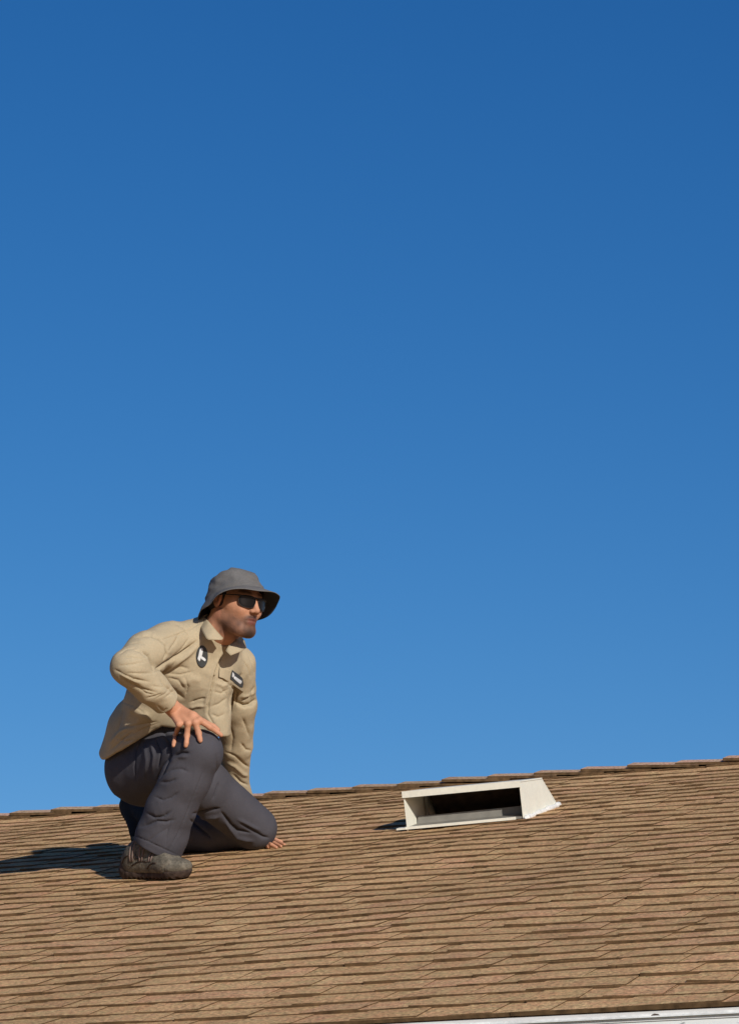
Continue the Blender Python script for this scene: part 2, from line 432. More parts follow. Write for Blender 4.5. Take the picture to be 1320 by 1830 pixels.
# bead of sealant along the right side, lumpy
sv = []; sf = []
NB = 26
for i in range(NB + 1):
    a = i / NB; t = -0.012 + a * (vd + 0.02)
    r = 0.011 + 0.002 * math.sin(i * 0.8) + 0.001 * math.sin(i * 1.9 + 1)
    if i in (0, NB): r = 0.003
    for k in range(8):
        an = 2 * math.pi * k / 8
        sv.append(VT(vx1 + 0.006 + r * 0.9 * math.cos(an), t, 0.008 + r * math.sin(an)))
for i in range(NB):
    for k in range(8):
        sf.append((i*8+k, i*8+(k+1) % 8, (i+1)*8+(k+1) % 8, (i+1)*8+k))
mesh_obj('sealant', sv, sf, M_sealant, vent, smooth=True)

#==PERSON==
# ------------------------------------------------------------------ implicit-surface modelling (camera-frame metres)
def nrm(v): v = np.asarray(v, float); return v / np.linalg.norm(v)
def cap(a, b, ra, rb=None, k=0.02, w=None, wr=1.0, op='u'):
    a = np.asarray(a, float); b = np.asarray(b, float); rb = ra if rb is None else rb
    ba = b - a; L2 = max(ba @ ba, 1e-12); W = nrm(w) if w is not None else None
    def f(p):
        pa = p - a; t = np.clip((pa @ ba) / L2, 0, 1)
        q = pa - t[..., None] * ba
        if W is not None:
            c = q @ W; q = q - (c * (1 - 1 / wr))[..., None] * W
        return np.sqrt((q * q).sum(-1)) - (ra + (rb - ra) * t)
    return (f, k, op)
def ell(c, ax, r, k=0.02, op='u'):
    c = np.asarray(c, float); ax = np.asarray(ax, float); r = np.asarray(r, float)
    def f(p):
        q = (p - c) @ ax.T
        k0 = np.sqrt(((q / r) ** 2).sum(-1)); k1 = np.sqrt(((q / (r * r)) ** 2).sum(-1))
        return np.where(k1 < 1e-6, -r.min(), k0 * (k0 - 1) / np.maximum(k1, 1e-6))
    return (f, k, op)
def half(c, n, k=0.003, op='i'):
    c = np.asarray(c, float); n = nrm(n)
    return (lambda p: (p - c) @ n, k, op)
def chain(pts, rs, k=0.02, w=None, wr=1.0):
    return [cap(pts[i], pts[i+1], rs[i], rs[i+1], k if i == 0 else 0.012, w, wr) for i in range(len(pts) - 1)]
def comb(d, v, k, op):
    if op == 'u':
        h = np.clip(0.5 + 0.5 * (d - v) / k, 0, 1); return d * (1 - h) + v * h - k * h * (1 - h)
    if op == 's': v = -v
    h = np.clip(0.5 - 0.5 * (d - v) / k, 0, 1); return d * (1 - h) + v * h + k * h * (1 - h)
def surface(prims, lo, hi, h):
    lo = np.asarray(lo, float); hi = np.asarray(hi, float)
    B = 20
    n = np.ceil((hi - lo) / h / B).astype(int) * B + 1
    D = np.full(n, 1.0, np.float32)
    hd = B * h * math.sqrt(3) / 2
    for bx in range(0, n[0] - 1, B):
        for by in range(0, n[1] - 1, B):
            cz = np.arange(0, n[2] - 1, B)
            cen = np.stack([np.full(len(cz), lo[0] + (bx + B/2) * h), np.full(len(cz), lo[1] + (by + B/2) * h), lo[2] + (cz + B/2) * h], -1)
            vals = [f(cen) for f, k, op in prims]
            d = np.full(len(cz), 1.0)
            for v, (f, k, op) in zip(vals, prims): d = comb(d, v, k, op)
            for j, bz in enumerate(cz):
                e = [min(bx + B + 1, n[0]), min(by + B + 1, n[1]), min(bz + B + 1, n[2])]
                if abs(d[j]) > hd * 1.15 + 0.012:
                    D[bx:e[0], by:e[1], bz:e[2]] = 1.0 if d[j] > 0 else -1.0
                    continue
                gx, gy, gz = np.meshgrid(lo[0] + np.arange(bx, e[0]) * h, lo[1] + np.arange(by, e[1]) * h, lo[2] + np.arange(bz, e[2]) * h, indexing='ij')
                p = np.stack([gx, gy, gz], -1); dd = np.full(p.shape[:3], 1.0)
                for v, (f, k, op) in zip(vals, prims):
                    if op != 'i' and v[j] > hd * 1.2 + 0.05: continue
                    dd = comb(dd, f(p), k, op)
                D[bx:e[0], by:e[1], bz:e[2]] = dd
    # surface nets
    S = D < 0
    cnt = np.zeros(tuple(np.array(S.shape) - 1), np.int8)
    for i in (0, 1):
        for j in (0, 1):
            for k in (0, 1):
                cnt += S[i:S.shape[0]-1+i, j:S.shape[1]-1+j, k:S.shape[2]-1+k]
    act = (cnt > 0) & (cnt < 8)
    idx = np.argwhere(act)
    vid = np.full(cnt.shape, -1, np.int64); vid[act] = np.arange(len(idx))
    acc = np.zeros((len(idx), 3)); num = np.zeros(len(idx))
    cor = [(i, j, k) for i in (0, 1) for j in (0, 1) for k in (0, 1)]
    val = {c: D[idx[:, 0] + c[0], idx[:, 1] + c[1], idx[:, 2] + c[2]].astype(float) for c in cor}
    for a in cor:
        for ax in range(3):
            if a[ax] == 1: continue
            b_ = list(a); b_[ax] = 1; b_ = tuple(b_)
            va, vb_ = val[a], val[b_]; m = (va < 0) != (vb_ < 0)
            t = np.where(m, va / np.where(m, va - vb_, 1), 0)
            pt_ = np.array(a, float)[None] + t[:, None] * (np.array(b_) - np.array(a))[None]
            acc[m] += pt_[m]; num[m] += 1
    V = lo + (idx + acc / num[:, None]) * h
    Q = []
    for ax in range(3):
        o1, o2 = [(1, 2), (2, 0), (0, 1)][ax]
        sl0 = [slice(None)] * 3; sl1 = [slice(None)] * 3; sl0[ax] = slice(0, -1); sl1[ax] = slice(1, None)
        m = S[tuple(sl0)] != S[tuple(sl1)]
        e = np.argwhere(m)
        e = e[(e[:, o1] > 0) & (e[:, o2] > 0) & (e[:, o1] < cnt.shape[o1]) & (e[:, o2] < cnt.shape[o2])]
        def at_(d1, d2):
            q = e.copy(); q[:, o1] -= d1; q[:, o2] -= d2
            return vid[q[:, 0], q[:, 1], q[:, 2]]
        q = np.stack([at_(1, 1), at_(0, 1), at_(0, 0), at_(1, 0)], -1)
        ins = S[e[:, 0], e[:, 1], e[:, 2]]
        q[~ins] = q[~ins][:, ::-1]
        Q.append(q)
    Q = np.concatenate(Q); Q = Q[(Q >= 0).all(1)]
    return V, Q
def vnormals(V, Q):
    n = np.cross(V[Q[:, 2]] - V[Q[:, 0]], V[Q[:, 3]] - V[Q[:, 1]])
    N = np.zeros_like(V)
    for k in range(4):
        for c in range(3): N[:, c] += np.bincount(Q[:, k], weights=n[:, c], minlength=len(V))
    return N / np.maximum(np.linalg.norm(N, axis=1), 1e-12)[:, None]
def relax(V, Q, it=1, lam=0.5):
    for _ in range(it):
        A = np.zeros_like(V); c = np.zeros(len(V))
        for k in range(4):
            for o in (1, 3):
                j = Q[:, (k + o) % 4]
                for x in range(3): A[:, x] += np.bincount(Q[:, k], weights=V[j, x], minlength=len(V))
                c += np.bincount(Q[:, k], minlength=len(V))
        V = V * (1 - lam) + lam * A / np.maximum(c, 1)[:, None]
    return V
def px(V): return np.stack([PP[0] + F * V[:, 0] / V[:, 2], PP[1] + F * V[:, 1] / V[:, 2]], -1)
def seg_d(P, a, b):
    a = np.asarray(a, float); b = np.asarray(b, float); ba = b - a
    t = np.clip(((P - a) @ ba) / max(ba @ ba, 1e-9), 0, 1)
    q = P - (a + t[:, None] * ba); s = (ba[0] * (P[:, 1] - a[1]) - ba[1] * (P[:, 0] - a[0]))
    return np.sqrt((q * q).sum(1)), t, np.sign(s)
def folds(V, N, strokes, zr=None):
    """raise or sink the cloth along creases; stroke = (points, width px, depth mm[, side mm])"""
    P = px(V); fac = np.clip(-N[:, 2] * 2.0 + 0.25, 0, 1)
    disp = np.zeros(len(V))
    for st in strokes:
        pts, w, amp = st[:3]; side = st[3] if len(st) > 3 else 0.0
        n = len(pts) - 1; best = np.full(len(V), 1e9); tt = np.zeros(len(V)); sg = np.ones(len(V))
        for i in range(n):
            d, t, s = seg_d(P, pts[i], pts[i+1])
            m = d < best; best[m] = d[m]; tt[m] = (i + t[m]) / n; sg[m] = s[m]
        taper = np.clip(np.minimum(tt, 1 - tt) * 4 + 0.2, 0, 1)
        disp += 1.9 * amp * 1e-3 * (np.exp(-best / (.62 * w)) if amp < 0 else np.exp(-(best / (1.2 * w)) ** 2)) * taper
        if side: disp += side * 1e-3 * taper * np.where(sg > 0, 1, -1) * np.exp(-best / (2.4 * w)) * np.minimum(best / (.5 * w), 1) * 1.5
    return V + N * (disp * fac)[:, None]
def wrinkle(V, N, sc, amp, stretch=(1, 1, 1), seed=0.0):
    p = V * np.asarray(stretch) * sc + seed
    n = vnoise(p + 0.6 * vnoise(p * 0.7 + 5)[:, None]); r = 1 - 2 * np.abs(n)
    n2 = vnoise(p * 2.1 + 9)
    return V + N * (amp * (0.7 * r + 0.3 * n2))[:, None]
MAN0 = to_w(hitc(300, 1560))
def W(V): return to_w(V)

# ------------------------------------------------------------------ the man: pose (photo-scaled joints, metres in the camera frame)
P_ = camc
hipR = P_(252, 1380, .31); hipL = P_(300, 1368, .36)
kneeR = P_(357, 1346, -.03); ankR = P_(266, 1514, .03)
kneeL = hitc(460, 1520) + NC * .080; ankL = P_(277, 1468, .86)
pel = P_(262, 1360, .37); belly = P_(282, 1308, .33); waist = P_(311, 1252, .27); chest = P_(346, 1192, .20); upch = P_(366, 1152, .17); neckb = P_(386, 1128, .13)
shR = P_(300, 1149, .06); elR = P_(230, 1193, -.14); wrR = P_(311, 1268, -.02)
shL = P_(424, 1188, .32); elL = P_(421, 1330, .47); wrL = P_(448, 1480, .69)
LAT = nrm((.70, .06, .70)); 

# garments ----------------------------------------------------------------
def bounds(pts, m):
    a = np.array(pts); return a.min(0) - m, a.max(0) + m
HT = -nrm(waist - pel)                                 # down the torso
shirt = []
LATp = nrm((.70, -.10, .70))
shirt += [cap(P_(256, 1372, .40), P_(272, 1308, .34), .148, .142, .03, LATp, 1.20), cap(pel, belly, .142, .142, .03, LATp, 1.20), cap(belly, waist, .142, .138, .03, LATp, 1.22),
          cap(waist, chest, .138, .128, .03, LAT, 1.35), cap(chest, upch, .128, .092, .03, LAT, 1.5),
          cap(shR + np.array([.03, .005, .03]), shL - np.array([.03, .0, .03]), .066, .062, .05),
          cap(upch, neckb, .085, .062, .04), cap(P_(374, 1200, .17), P_(378, 1312, .17), .075, .068, .05)]
hemR = P_(262, 1335, .30)
SL_R = [cap(shR, P_(262, 1168, -.04), .073, .072, .028), cap(P_(262, 1168, -.04), elR, .072, .060, .02),
        cap(elR, P_(270, 1229, -.09), .060, .057, .014), cap(P_(270, 1229, -.09), wrR, .057, .043, .012)]
SL_L = [cap(shL, P_(426, 1262, .39), .066, .062, .028), cap(P_(426, 1262, .39), elL, .062, .060, .02), cap(elL, P_(419, 1392, .555), .057, .048, .012), cap(P_(419, 1392, .555), wrL, .048, .036, .012)]
fd = nrm(wrR - P_(270, 1229, -.09)); fdl = nrm(wrL - elL)
# cut the torso at the hem first, then add the sleeves
hemn = nrm((-.10, 1.0, .05))
shirt_p = shirt + [(lambda p: np.minimum((p - P_(250, 1321, .2)) @ nrm((.52, .85, .0)), (p - P_(350, 1311, .1)) @ nrm((-.16, .98, .1))), .008, 'i'), half(P_(183, 1354, .4), nrm((-.62, .78, 0)), .02, 'i')] + SL_R + SL_L
shirt_p += [cap(wrR + fd * .02, wrR + fd * .12, .075, .075, .003, op='s'), cap(wrL + fdl * .01, wrL + fdl * .2, .06, .06, .003, op='s'),
            cap(wrR - fd * .03, wrR + fd * .1, .036, .038, .003, op='s'),
            cap(neckb - np.array([.0, -.012, .0]), P_(410, 1080, .08), .058, .066, .006, op='s')]
# throat opening
Fd = nrm((.70, -.12, -.70))
lo, hi = bounds([pel, elR, shL, wrL, neckb, wrR], .20)
V, Q = surface(shirt_p, lo, hi, .0032)
V = relax(V, Q, 2, .4)
N = vnormals(V, Q)
V = wrinkle(V, N, 8, .0022, (1, 1.2, 1)); V = wrinkle(V, N, 15, .0012, (1.5, .8, 1.2), 3.0); V = wrinkle(V, N, 40, .0006, (1, 1, 1), 3.0)
N = vnormals(V, Q)
ST = [ ([(188, 1350), (216, 1322), (250, 1306), (284, 1292)], 1.3, -1.8),  # pixel guides of the cloth creases
    ([(243, 1138), (268, 1136), (285, 1143), (296, 1155), (298, 1168), (293, 1180)], 2.8, -13, 5),
    ([(288, 1146), (301, 1158), (303, 1172)], 4, 3),
    ([(254, 1162), (266, 1172), (271, 1185), (277, 1199)], 2.6, -10, 3),
    ([(240, 1162), (252, 1164), (262, 1176)], 2.6, -3.5),
    ([(276, 1199), (292, 1191), (304, 1183), (322, 1172), (340, 1158), (352, 1146)], 3.0, -11, 4),
    ([(280, 1203), (296, 1198), (316, 1184), (334, 1172), (352, 1156)], 3.0, 4),
    ([(205, 1197), (220, 1205), (238, 1214), (268, 1219)], 2.8, -4.5),
    ([(216, 1212), (234, 1224), (254, 1232), (280, 1238)], 3.0, -5),
    ([(212, 1190), (232, 1188), (256, 1184)], 2.4, -2.5), ([(218, 1176), (236, 1174), (252, 1178)], 2.4, -2.5),
    ([(226, 1203), (250, 1204), (276, 1203)], 2.4, -2.5), ([(212, 1202), (228, 1211), (250, 1222)], 2.4, 3),
    ([(270, 1226), (284, 1228), (296, 1228)], 2.2, -2), ([(262, 1248), (276, 1245), (290, 1240)], 2.4, -3),
    ([(276, 1250), (296, 1240), (308, 1226)], 1.3, -2.2),          # cuff seam
    ([(282, 1262), (292, 1272), (300, 1266)], 3, -2.5),
    ([(285, 1210), (298, 1228), (316, 1240), (330, 1250)], 6, -5),
    ([(310, 1196), (324, 1192), (338, 1196)], 4, -3), ([(300, 1212), (318, 1216), (330, 1232)], 5, -3.5),
    ([(318, 1226), (342, 1214), (360, 1216)], 6, 3),
    ([(402, 1164), (392, 1182), (384, 1204), (379, 1228), (373, 1254), (371, 1276), (380, 1292), (394, 1306)], 1.7, -4.5),   # placket
    ([(398, 1164), (387, 1184), (379, 1206), (374, 1230), (368, 1254), (366, 1276)], 2.6, 2.5),
    ([(340, 1256), (356, 1250), (368, 1248)], 2.6, -4), ([(338, 1266), (352, 1262), (366, 1262)], 2.6, 3.5), ([(376, 1264), (392, 1258), (406, 1248)], 3, -3.5),
    ([(376, 1276), (390, 1282), (402, 1276)], 3, -3), ([(382, 1236), (396, 1240), (408, 1232)], 3, -3), ([(384, 1220), (398, 1226), (410, 1222)], 3, 2.5),
    ([(412, 1272), (416, 1244), (424, 1226), (432, 1206)], 3.2, -13, 4),   # sleeve meets the chest
    ([(420, 1256), (436, 1263), (450, 1260), (459, 1250)], 3.4, -10, 5), ([(430, 1246), (444, 1244), (456, 1236)], 2.6, 3),
    ([(412, 1300), (416, 1320), (412, 1345)], 4, -3), ([(404, 1345), (420, 1352), (436, 1366), (446, 1372)], 2.8, -5),
    ([(404, 1362), (420, 1370), (434, 1384), (444, 1388)], 2.8, 3), ([(416, 1384), (430, 1398), (444, 1404)], 2.6, -4), ([(430, 1328), (440, 1340), (449, 1342)], 3, -4),
    ([(432, 1282), (440, 1300), (446, 1318)], 4, -3),
    ([(358, 1112), (340, 1124), (318, 1134), (300, 1140), (288, 1143)], 1.4, -2.2), ([(206, 1250), (240, 1262), (262, 1276)], 1.4, -1.5),
    ([(392, 1228), (406, 1240), (412, 1262)], 1.4, -2), ([(388, 1214), (384, 1236), (382, 1262)], 1.3, -1.6), ([(300, 1204), (322, 1206), (346, 1200)], 2, -2.5), ([(330, 1210), (336, 1228), (332, 1246)], 2.4, -2.2),
    ([(398, 1214), (406, 1220), (414, 1228)], 2, -3.5), ([(413, 1222), (424, 1238), (418, 1264)], 2.6, -6), ([(430, 1255), (446, 1246), (454, 1228)], 2.4, -4), ([(300, 1166), (312, 1150), (322, 1130)], 2, -3), ([(310, 1176), (326, 1160), (338, 1140)], 2, -2.6), ([(212, 1170), (226, 1160), (244, 1158)], 2, -2.6), ([(232, 1150), (246, 1148), (258, 1152)], 2, -2.2),
    ([(296, 1246), (306, 1240), (314, 1232)], 1.8, -2.4), ([(246, 1230), (262, 1240), (276, 1242)], 2, -3), ([(222, 1300), (250, 1296), (280, 1290)], 2.2, -3), ([(200, 1340), (222, 1318), (240, 1306)], 2.2, -3), ([(434, 1180), (444, 1196), (448, 1214)], 2, -2.6), ([(444, 1170), (452, 1190), (455, 1208)], 1.8, -2),
    ([(310, 1112), (330, 1122), (344, 1142)], 6, -2.5), ([(300, 1110), (322, 1107), (340, 1110)], 3, 2),
    ([(220, 1262), (214, 1290), (205, 1316)], 5, -4), ([(206, 1318), (222, 1326), (240, 1322)], 4, -3),
    ([(196, 1330), (212, 1310), (232, 1300)], 3, 3), ([(230, 1264), (250, 1274), (270, 1286)], 6, 4),
]
pre_V = V
V = folds(V, N, ST)
shirt_V, shirt_Q = V, Q
smooth_bvh = BVHTree.FromPolygons([tuple(v) for v in relax(pre_V, Q, 70, .6)], [tuple(q) for q in Q.tolist()])
shirt_bvh = BVHTree.FromPolygons([tuple(v) for v in relax(pre_V, Q, 12, .5)], [tuple(q) for q in Q.tolist()])

# trousers
tp = []
tp += [cap(pel, P_(284, 1318, .32), .126, .118, .03, LATp, 1.2), cap(pel, P_(305, 1306, .27), .11, .10, .03, LATp, 1.1), cap(pel + np.array([-.0, .03, .0]), P_(269, 1384, .37), .124, .108, .03, LATp, 1.2),
       ell(P_(256, 1380, .36), np.eye(3), (.118, .112, .13), .03)]
mR = (hipR + kneeR) / 2 + np.array([0, .002, 0])
tp += [cap(hipR, mR, .112, .094, .03), cap(mR, kneeR, .094, .079, .02)]
cR = P_(331, 1393, -.02); dR = P_(305, 1448, -.005); eR = P_(290, 1492, .01); hR = P_(272, 1545, .02)
tp += [cap(kneeR, cR, .078, .083, .012), cap(cR, dR, .084, .083, .02), cap(dR, eR, .083, .086, .02), cap(eR, hR, .086, .086, .02)]
hemN = nrm((-.42, .90, .10))
hem_cut = half(P_(278, 1517, .02), hemN, .004, 'i')
tpR = tp
mL = P_(364, 1406, .44)
tl = [cap(hipL, mL, .108, .094, .03), cap(mL, kneeL, .094, .080, .02)]
c1 = hitc(388, 1524) + NC * .070; c2 = P_(328, 1486, .72)
tl += [cap(kneeL + np.array([-.02, .0, .01]), c1, .070, .070, .018), cap(c1, c2, .070, .075, .02), cap(c2, ankL, .075, .080, .02)]
tdir = nrm(ankL - c2)
tr_p = tp + [hem_cut] + tl + [cap(ankL + tdir * .05, ankL + tdir * .2, .14, .14, .004, op='s'),
        cap(hR - nrm(hR - eR) * .09, hR + nrm(hR - eR) * .1, .078, .080, .004, op='s'),
        half(hitc(400, 1515, .006), -NC, .004, 'i')]
lo, hi = bounds([pel, kneeR, kneeL, ankL, hR], .19)
V, Q = surface(tr_p, lo, hi, .0034)
V = relax(V, Q, 2, .4)
N = vnormals(V, Q)
V = wrinkle(V, N, 7, .0012, (1, 1, 1), 1.0); V = wrinkle(V, N, 15, .0009, (1.3, .8, 1), 8.0); V = wrinkle(V, N, 36, .0005, (1, 1, 1), 6.0)
N = vnormals(V, Q)
TT = [
    ([(236, 1492), (262, 1503), (290, 1516), (318, 1529)], 1.3, -1.8),
    ([(252, 1318), (243, 1340), (240, 1370), (243, 1395)], 2.0, -3), ([(258, 1330), (262, 1360), (258, 1392)], 3, 2.5),
    ([(290, 1300), (300, 1325), (302, 1350), (290, 1378), (282, 1392)], 5, -7), ([(278, 1320), (286, 1345), (282, 1372)], 3, -4), ([(270, 1330), (276, 1352), (272, 1380)], 3, 3),
    ([(308, 1352), (322, 1345), (338, 1346)], 3, -4.5), ([(304, 1364), (318, 1354), (336, 1352)], 3, 3),
    
    
    
    ([(345, 1455), (366, 1452), (382, 1448), (392, 1446)], 3.4, -7), ([(352, 1462), (372, 1462), (392, 1460)], 3, 4),
    ([(395, 1452), (412, 1476), (424, 1486), (446, 1490)], 3.4, -7, 2), ([(404, 1470), (424, 1496), (452, 1504)], 3.2, 5), ([(340, 1465), (358, 1482), (378, 1500)], 4, -5),
    ([(430, 1472), (450, 1484), (470, 1496), (480, 1498)], 3, -5), ([(424, 1464), (446, 1476), (466, 1486)], 3, 3), ([(380, 1430), (386, 1416), (392, 1398)], 3, -3),
    ([(292, 1384), (304, 1376), (322, 1374), (338, 1380)], 4, -2.5), ([(286, 1398), (300, 1398), (316, 1392)], 3.4, -2.8), 
    ([(276, 1424), (290, 1430), (306, 1426), (320, 1416)], 3.0, -2.4), ([(262, 1454), (276, 1462), (292, 1460), (306, 1450)], 3.4, -4.2, 1),
    ([(250, 1478), (264, 1474), (280, 1468), (296, 1470), (312, 1466)], 3.2, -4, 1.5), ([(262, 1506), (280, 1492), (300, 1480)], 3, -1.6), ([(300, 1524), (318, 1490), (342, 1430), (366, 1372)], 1.6, -1.6), ([(296, 1512), (300, 1480), (312, 1450)], 3, -1.4),
    ([(386, 1346), (388, 1372), (380, 1402)], 5, -2), ([(356, 1360), (350, 1400), (334, 1450), (320, 1500)], 6, 1.6),
]
V = folds(V, N, [tuple([t_[0], t_[1] * .9, t_[2] * (1.4 if t_[2] < 0 else 1.1)] + list(t_[3:])) for t_ in TT])
tr_V, tr_Q = V, Q
tr_bvh = BVHTree.FromPolygons([tuple(v) for v in V], [tuple(q) for q in Q.tolist()])
def cast(bvh, u, v, off=0.0):
    d = Vector(camc(u, v, 0)).normalized()
    loc, n, i, dist = bvh.ray_cast(Vector((0, 0, 0)), d)
    if loc is None: return None
    return np.array(loc) - np.array(d) * off

# head frame ----------------------------------------------------------------
Fh = nrm((.70, .02, -.70)); Uh = np.array([0, -.962, .273]); Uh = nrm(Uh - (Uh @ Fh) * Fh)
Lh = nrm(np.cross(Uh, Fh))
if Lh[2] < 0: Lh = -Lh
HC = P_(420, 1078, .10)
def H(f, l, u): return HC + Fh * f + Lh * l + Uh * u
HA = np.array([Fh, Lh, Uh])
hd = [ell(H(-.012, 0, .024), HA, (.095, .075, .078), .02), ell(H(.040, 0, -.020), HA, (.058, .061, .082), .03),
      cap(H(-.005, -.050, -.050), H(.070, -.022, -.094), .022, .018, .03), cap(H(-.005, .050, -.050), H(.070, .022, -.094), .022, .018, .03),
      cap(H(.070, -.022, -.094), H(.070, .022, -.094), .018, .018, .02), ell(H(.082, 0, -.098), HA, (.018, .022, .017), .015),
      cap(H(.040, -.046, -.012), H(.072, -.036, -.022), .022, .020, .02), cap(H(.040, .046, -.012), H(.072, .036, -.022), .022, .020, .02),
      cap(H(.080, -.034, .032), H(.080, .034, .032), .010, .010, .012),
      ell(H(.105, -.033, .012), HA, (.016, .017, .012), .008, 's'), ell(H(.105, .033, .012), HA, (.016, .017, .012), .008, 's'),
      ell(H(.080, -.032, .013), HA, (.0125, .0125, .0125), .002), ell(H(.080, .032, .013), HA, (.0125, .0125, .0125), .002),
      cap(H(.092, 0, .024), H(.113, 0, -.020), .0075, .0105, .010), ell(H(.115, 0, -.023), HA, (.011, .0105, .010), .006),
      ell(H(.105, -.012, -.027), HA, (.011, .008, .008), .005), ell(H(.105, .012, -.027), HA, (.011, .008, .008), .005),
      ell(H(.109, -.007, -.034), HA, (.004, .0035, .004), .002, 's'), ell(H(.109, .007, -.034), HA, (.004, .0035, .004), .002, 's'),
      ell(H(.084, 0, -.058), HA, (.019, .028, .022), .014),
      cap(H(.093, -.020, -.0545), H(.0985, 0, -.0520), .0042, .0052, .006), cap(H(.093, .020, -.0545), H(.0985, 0, -.0520), .0042, .0052, .006),
      cap(H(.090, -.017, -.066), H(.0945, 0, -.067), .0050, .0060, .006), cap(H(.090, .017, -.066), H(.0945, 0, -.067), .0050, .0060, .006),
      cap(H(.098, -.023, -.0605), H(.1055, 0, -.0590), .0022, .0034, .002, op='s'), cap(H(.098, .023, -.0605), H(.1055, 0, -.0590), .0022, .0034, .002, op='s')]
for sg in (-1, 1):
    hd += [ell(H(-.006, sg * .079, .002), HA, (.018, .008, .031), .006), ell(H(-.002, sg * .087, .004), HA, (.009, .006, .018), .004, 's')]
    hd += [cap(H(-.030, sg * .030, -.045), H(-.035, sg * .028, -.10), .03, .034, .03)]
neck = [cap(H(-.015, 0, -.05), neckb + np.array([0, .01, 0]), .054, .058, .025), cap(H(.02, 0, -.075), neckb + np.array([.01, .0, -.035]), .030, .034, .02)]
# body under the clothes, then neck and head, then arms with hands
bk_ = np.array([-.01, -.01, .03])
bd = [cap(pel, belly + bk_, .090, .068, .03, LATp, 1.2), cap(belly + bk_, waist, .068, .09, .03, LATp, 1.2), cap(waist, chest, .10, .10, .03, LAT, 1.35),
      cap(chest, upch, .10, .07, .03, LAT, 1.5), cap(upch, neckb, .06, .045, .03), cap(shR, shL, .045, .045, .03)]
bd += chain([shR, (shR + elR) / 2, elR], [.05, .045, .038]) + chain([elR, (elR * 2 + wrR) / 3, wrR], [.040, .040, .027])
bd += chain([shL, P_(430, 1262, .40), elL], [.042, .036, .034]) + chain([elL, P_(419, 1392, .555), wrL], [.038, .034, .026])
bd += chain([hipR, mR, kneeR], [.085, .075, .055]) + chain([kneeR, dR, ankR], [.055, .055, .038])
bd += chain([hipL, mL, kneeL], [.085, .075, .055]) + chain([kneeL, c2, ankL], [.055, .050, .038])
# right hand over the knee: finger joints laid on the cloth
def on_tr(u, v, off, fb):
    p = cast(tr_bvh, u, v, off)
    return p if p is not None else P_(u, v, fb)
zk = cast(tr_bvh, 340, 1312, 0.0)[2] - Z0
def hp(u, v, dz): return P_(u, v, zk + dz)
hnd = []
pal0 = wrR; 
kn = [hp(320, 1295, -.014), hp(336, 1294, -.020), hp(349, 1292, -.022), hp(357, 1288, -.016)]   # little .. index knuckles
mid = [on_tr(314, 1314, .016, zk), on_tr(334, 1315, .018, zk), on_tr(355, 1311, .017, zk), hp(375, 1300, -.012)]
tip0 = [on_tr(311, 1327, .010, zk), on_tr(333, 1328, .010, zk), on_tr(357, 1320, .010, zk), on_tr(387, 1308, .011, zk)]
tip = [on_tr(310, 1333, .0075, zk), on_tr(332, 1333, .0075, zk), on_tr(358, 1324, .008, zk), on_tr(395, 1314, .008, zk)]
hnd += [cap(wrR - fd * .04, wrR + fd * .012, .027, .026, .01)]
for i, kk in enumerate(kn):
    hnd.append(cap(wrR + (kk - kn[1]) * .35 + fd * .01, kk, .018, .0112, .009))
    rr = [.0090, .0099, .0103, .0099][i]
    hnd.append(ell(mid[i], np.eye(3), (rr + .0006,) * 3, .004))
    # knuckle line: smooth finger chains, small blend so the fingers stay apart
    hnd += [cap(kk, mid[i], rr + .0008, rr - .0006, .006), cap(mid[i], tip0[i], rr - .0006, rr - .0014, .003), cap(tip0[i], tip[i], rr - .0014, rr - .0022, .003),
            ell(kk + np.array([0, -.001, -.004]), np.eye(3), (.009, .009, .008), .006)]
# thumb leaves the index side of the palm and lies behind the index finger on the inner thigh
th0 = hp(344, 1280, .004); th1 = hp(364, 1291, .018); th2 = hp(381, 1299, .022); th3 = hp(389, 1305, .022)
hnd += [cap(wrR + fd * .015, th0, .018, .015, .012), cap(th0, th1, .015, .0115, .008), cap(th1, th2, .0115, .0105, .004), cap(th2, th3, .0105, .009, .004)]
# left hand flat on the shingles
def rp(u, v, h): return hitc(u, v, h)
pc = rp(464, 1497, .026); wl2 = rp(455, 1493, .048)
hnd += [cap(wrL, wl2, .027, .024, .012), cap(wl2, pc, .022, .017, .012, NC, .9)]
fb = [(476, 1506, 485, 1510, 494, 1515), (480, 1504, 490, 1507, 502, 1513), (483, 1501, 494, 1504, 508, 1510), (482, 1498, 492, 1501, 503, 1505)]
for i, (a, b_, c_, d_, e_, g_) in enumerate(fb):
    k0 = rp(a, b_, .024); k1 = rp(c_, d_, .020); k2 = rp(e_, g_, .0095)
    hnd += [cap(pc, k0, .015, .0095, .006), cap(k0, k1, .0078, .0070, .002), cap(k1, k2, .0070, .0058, .002)]
hnd += [cap(pc, rp(470, 1507, .02), .014, .010, .008), cap(rp(470, 1507, .02), rp(480, 1514, .012), .010, .0075, .004)]
prims = bd + neck + hd + hnd
lo, hi = bounds([pel, kneeR, kneeL, ankL, ankR, elR, HC, rp(509, 1512, 0)], .13)
V, Q = surface(prims, lo, hi, .003)
V = relax(V, Q, 1, .3)
body_V, body_Q = V, Q
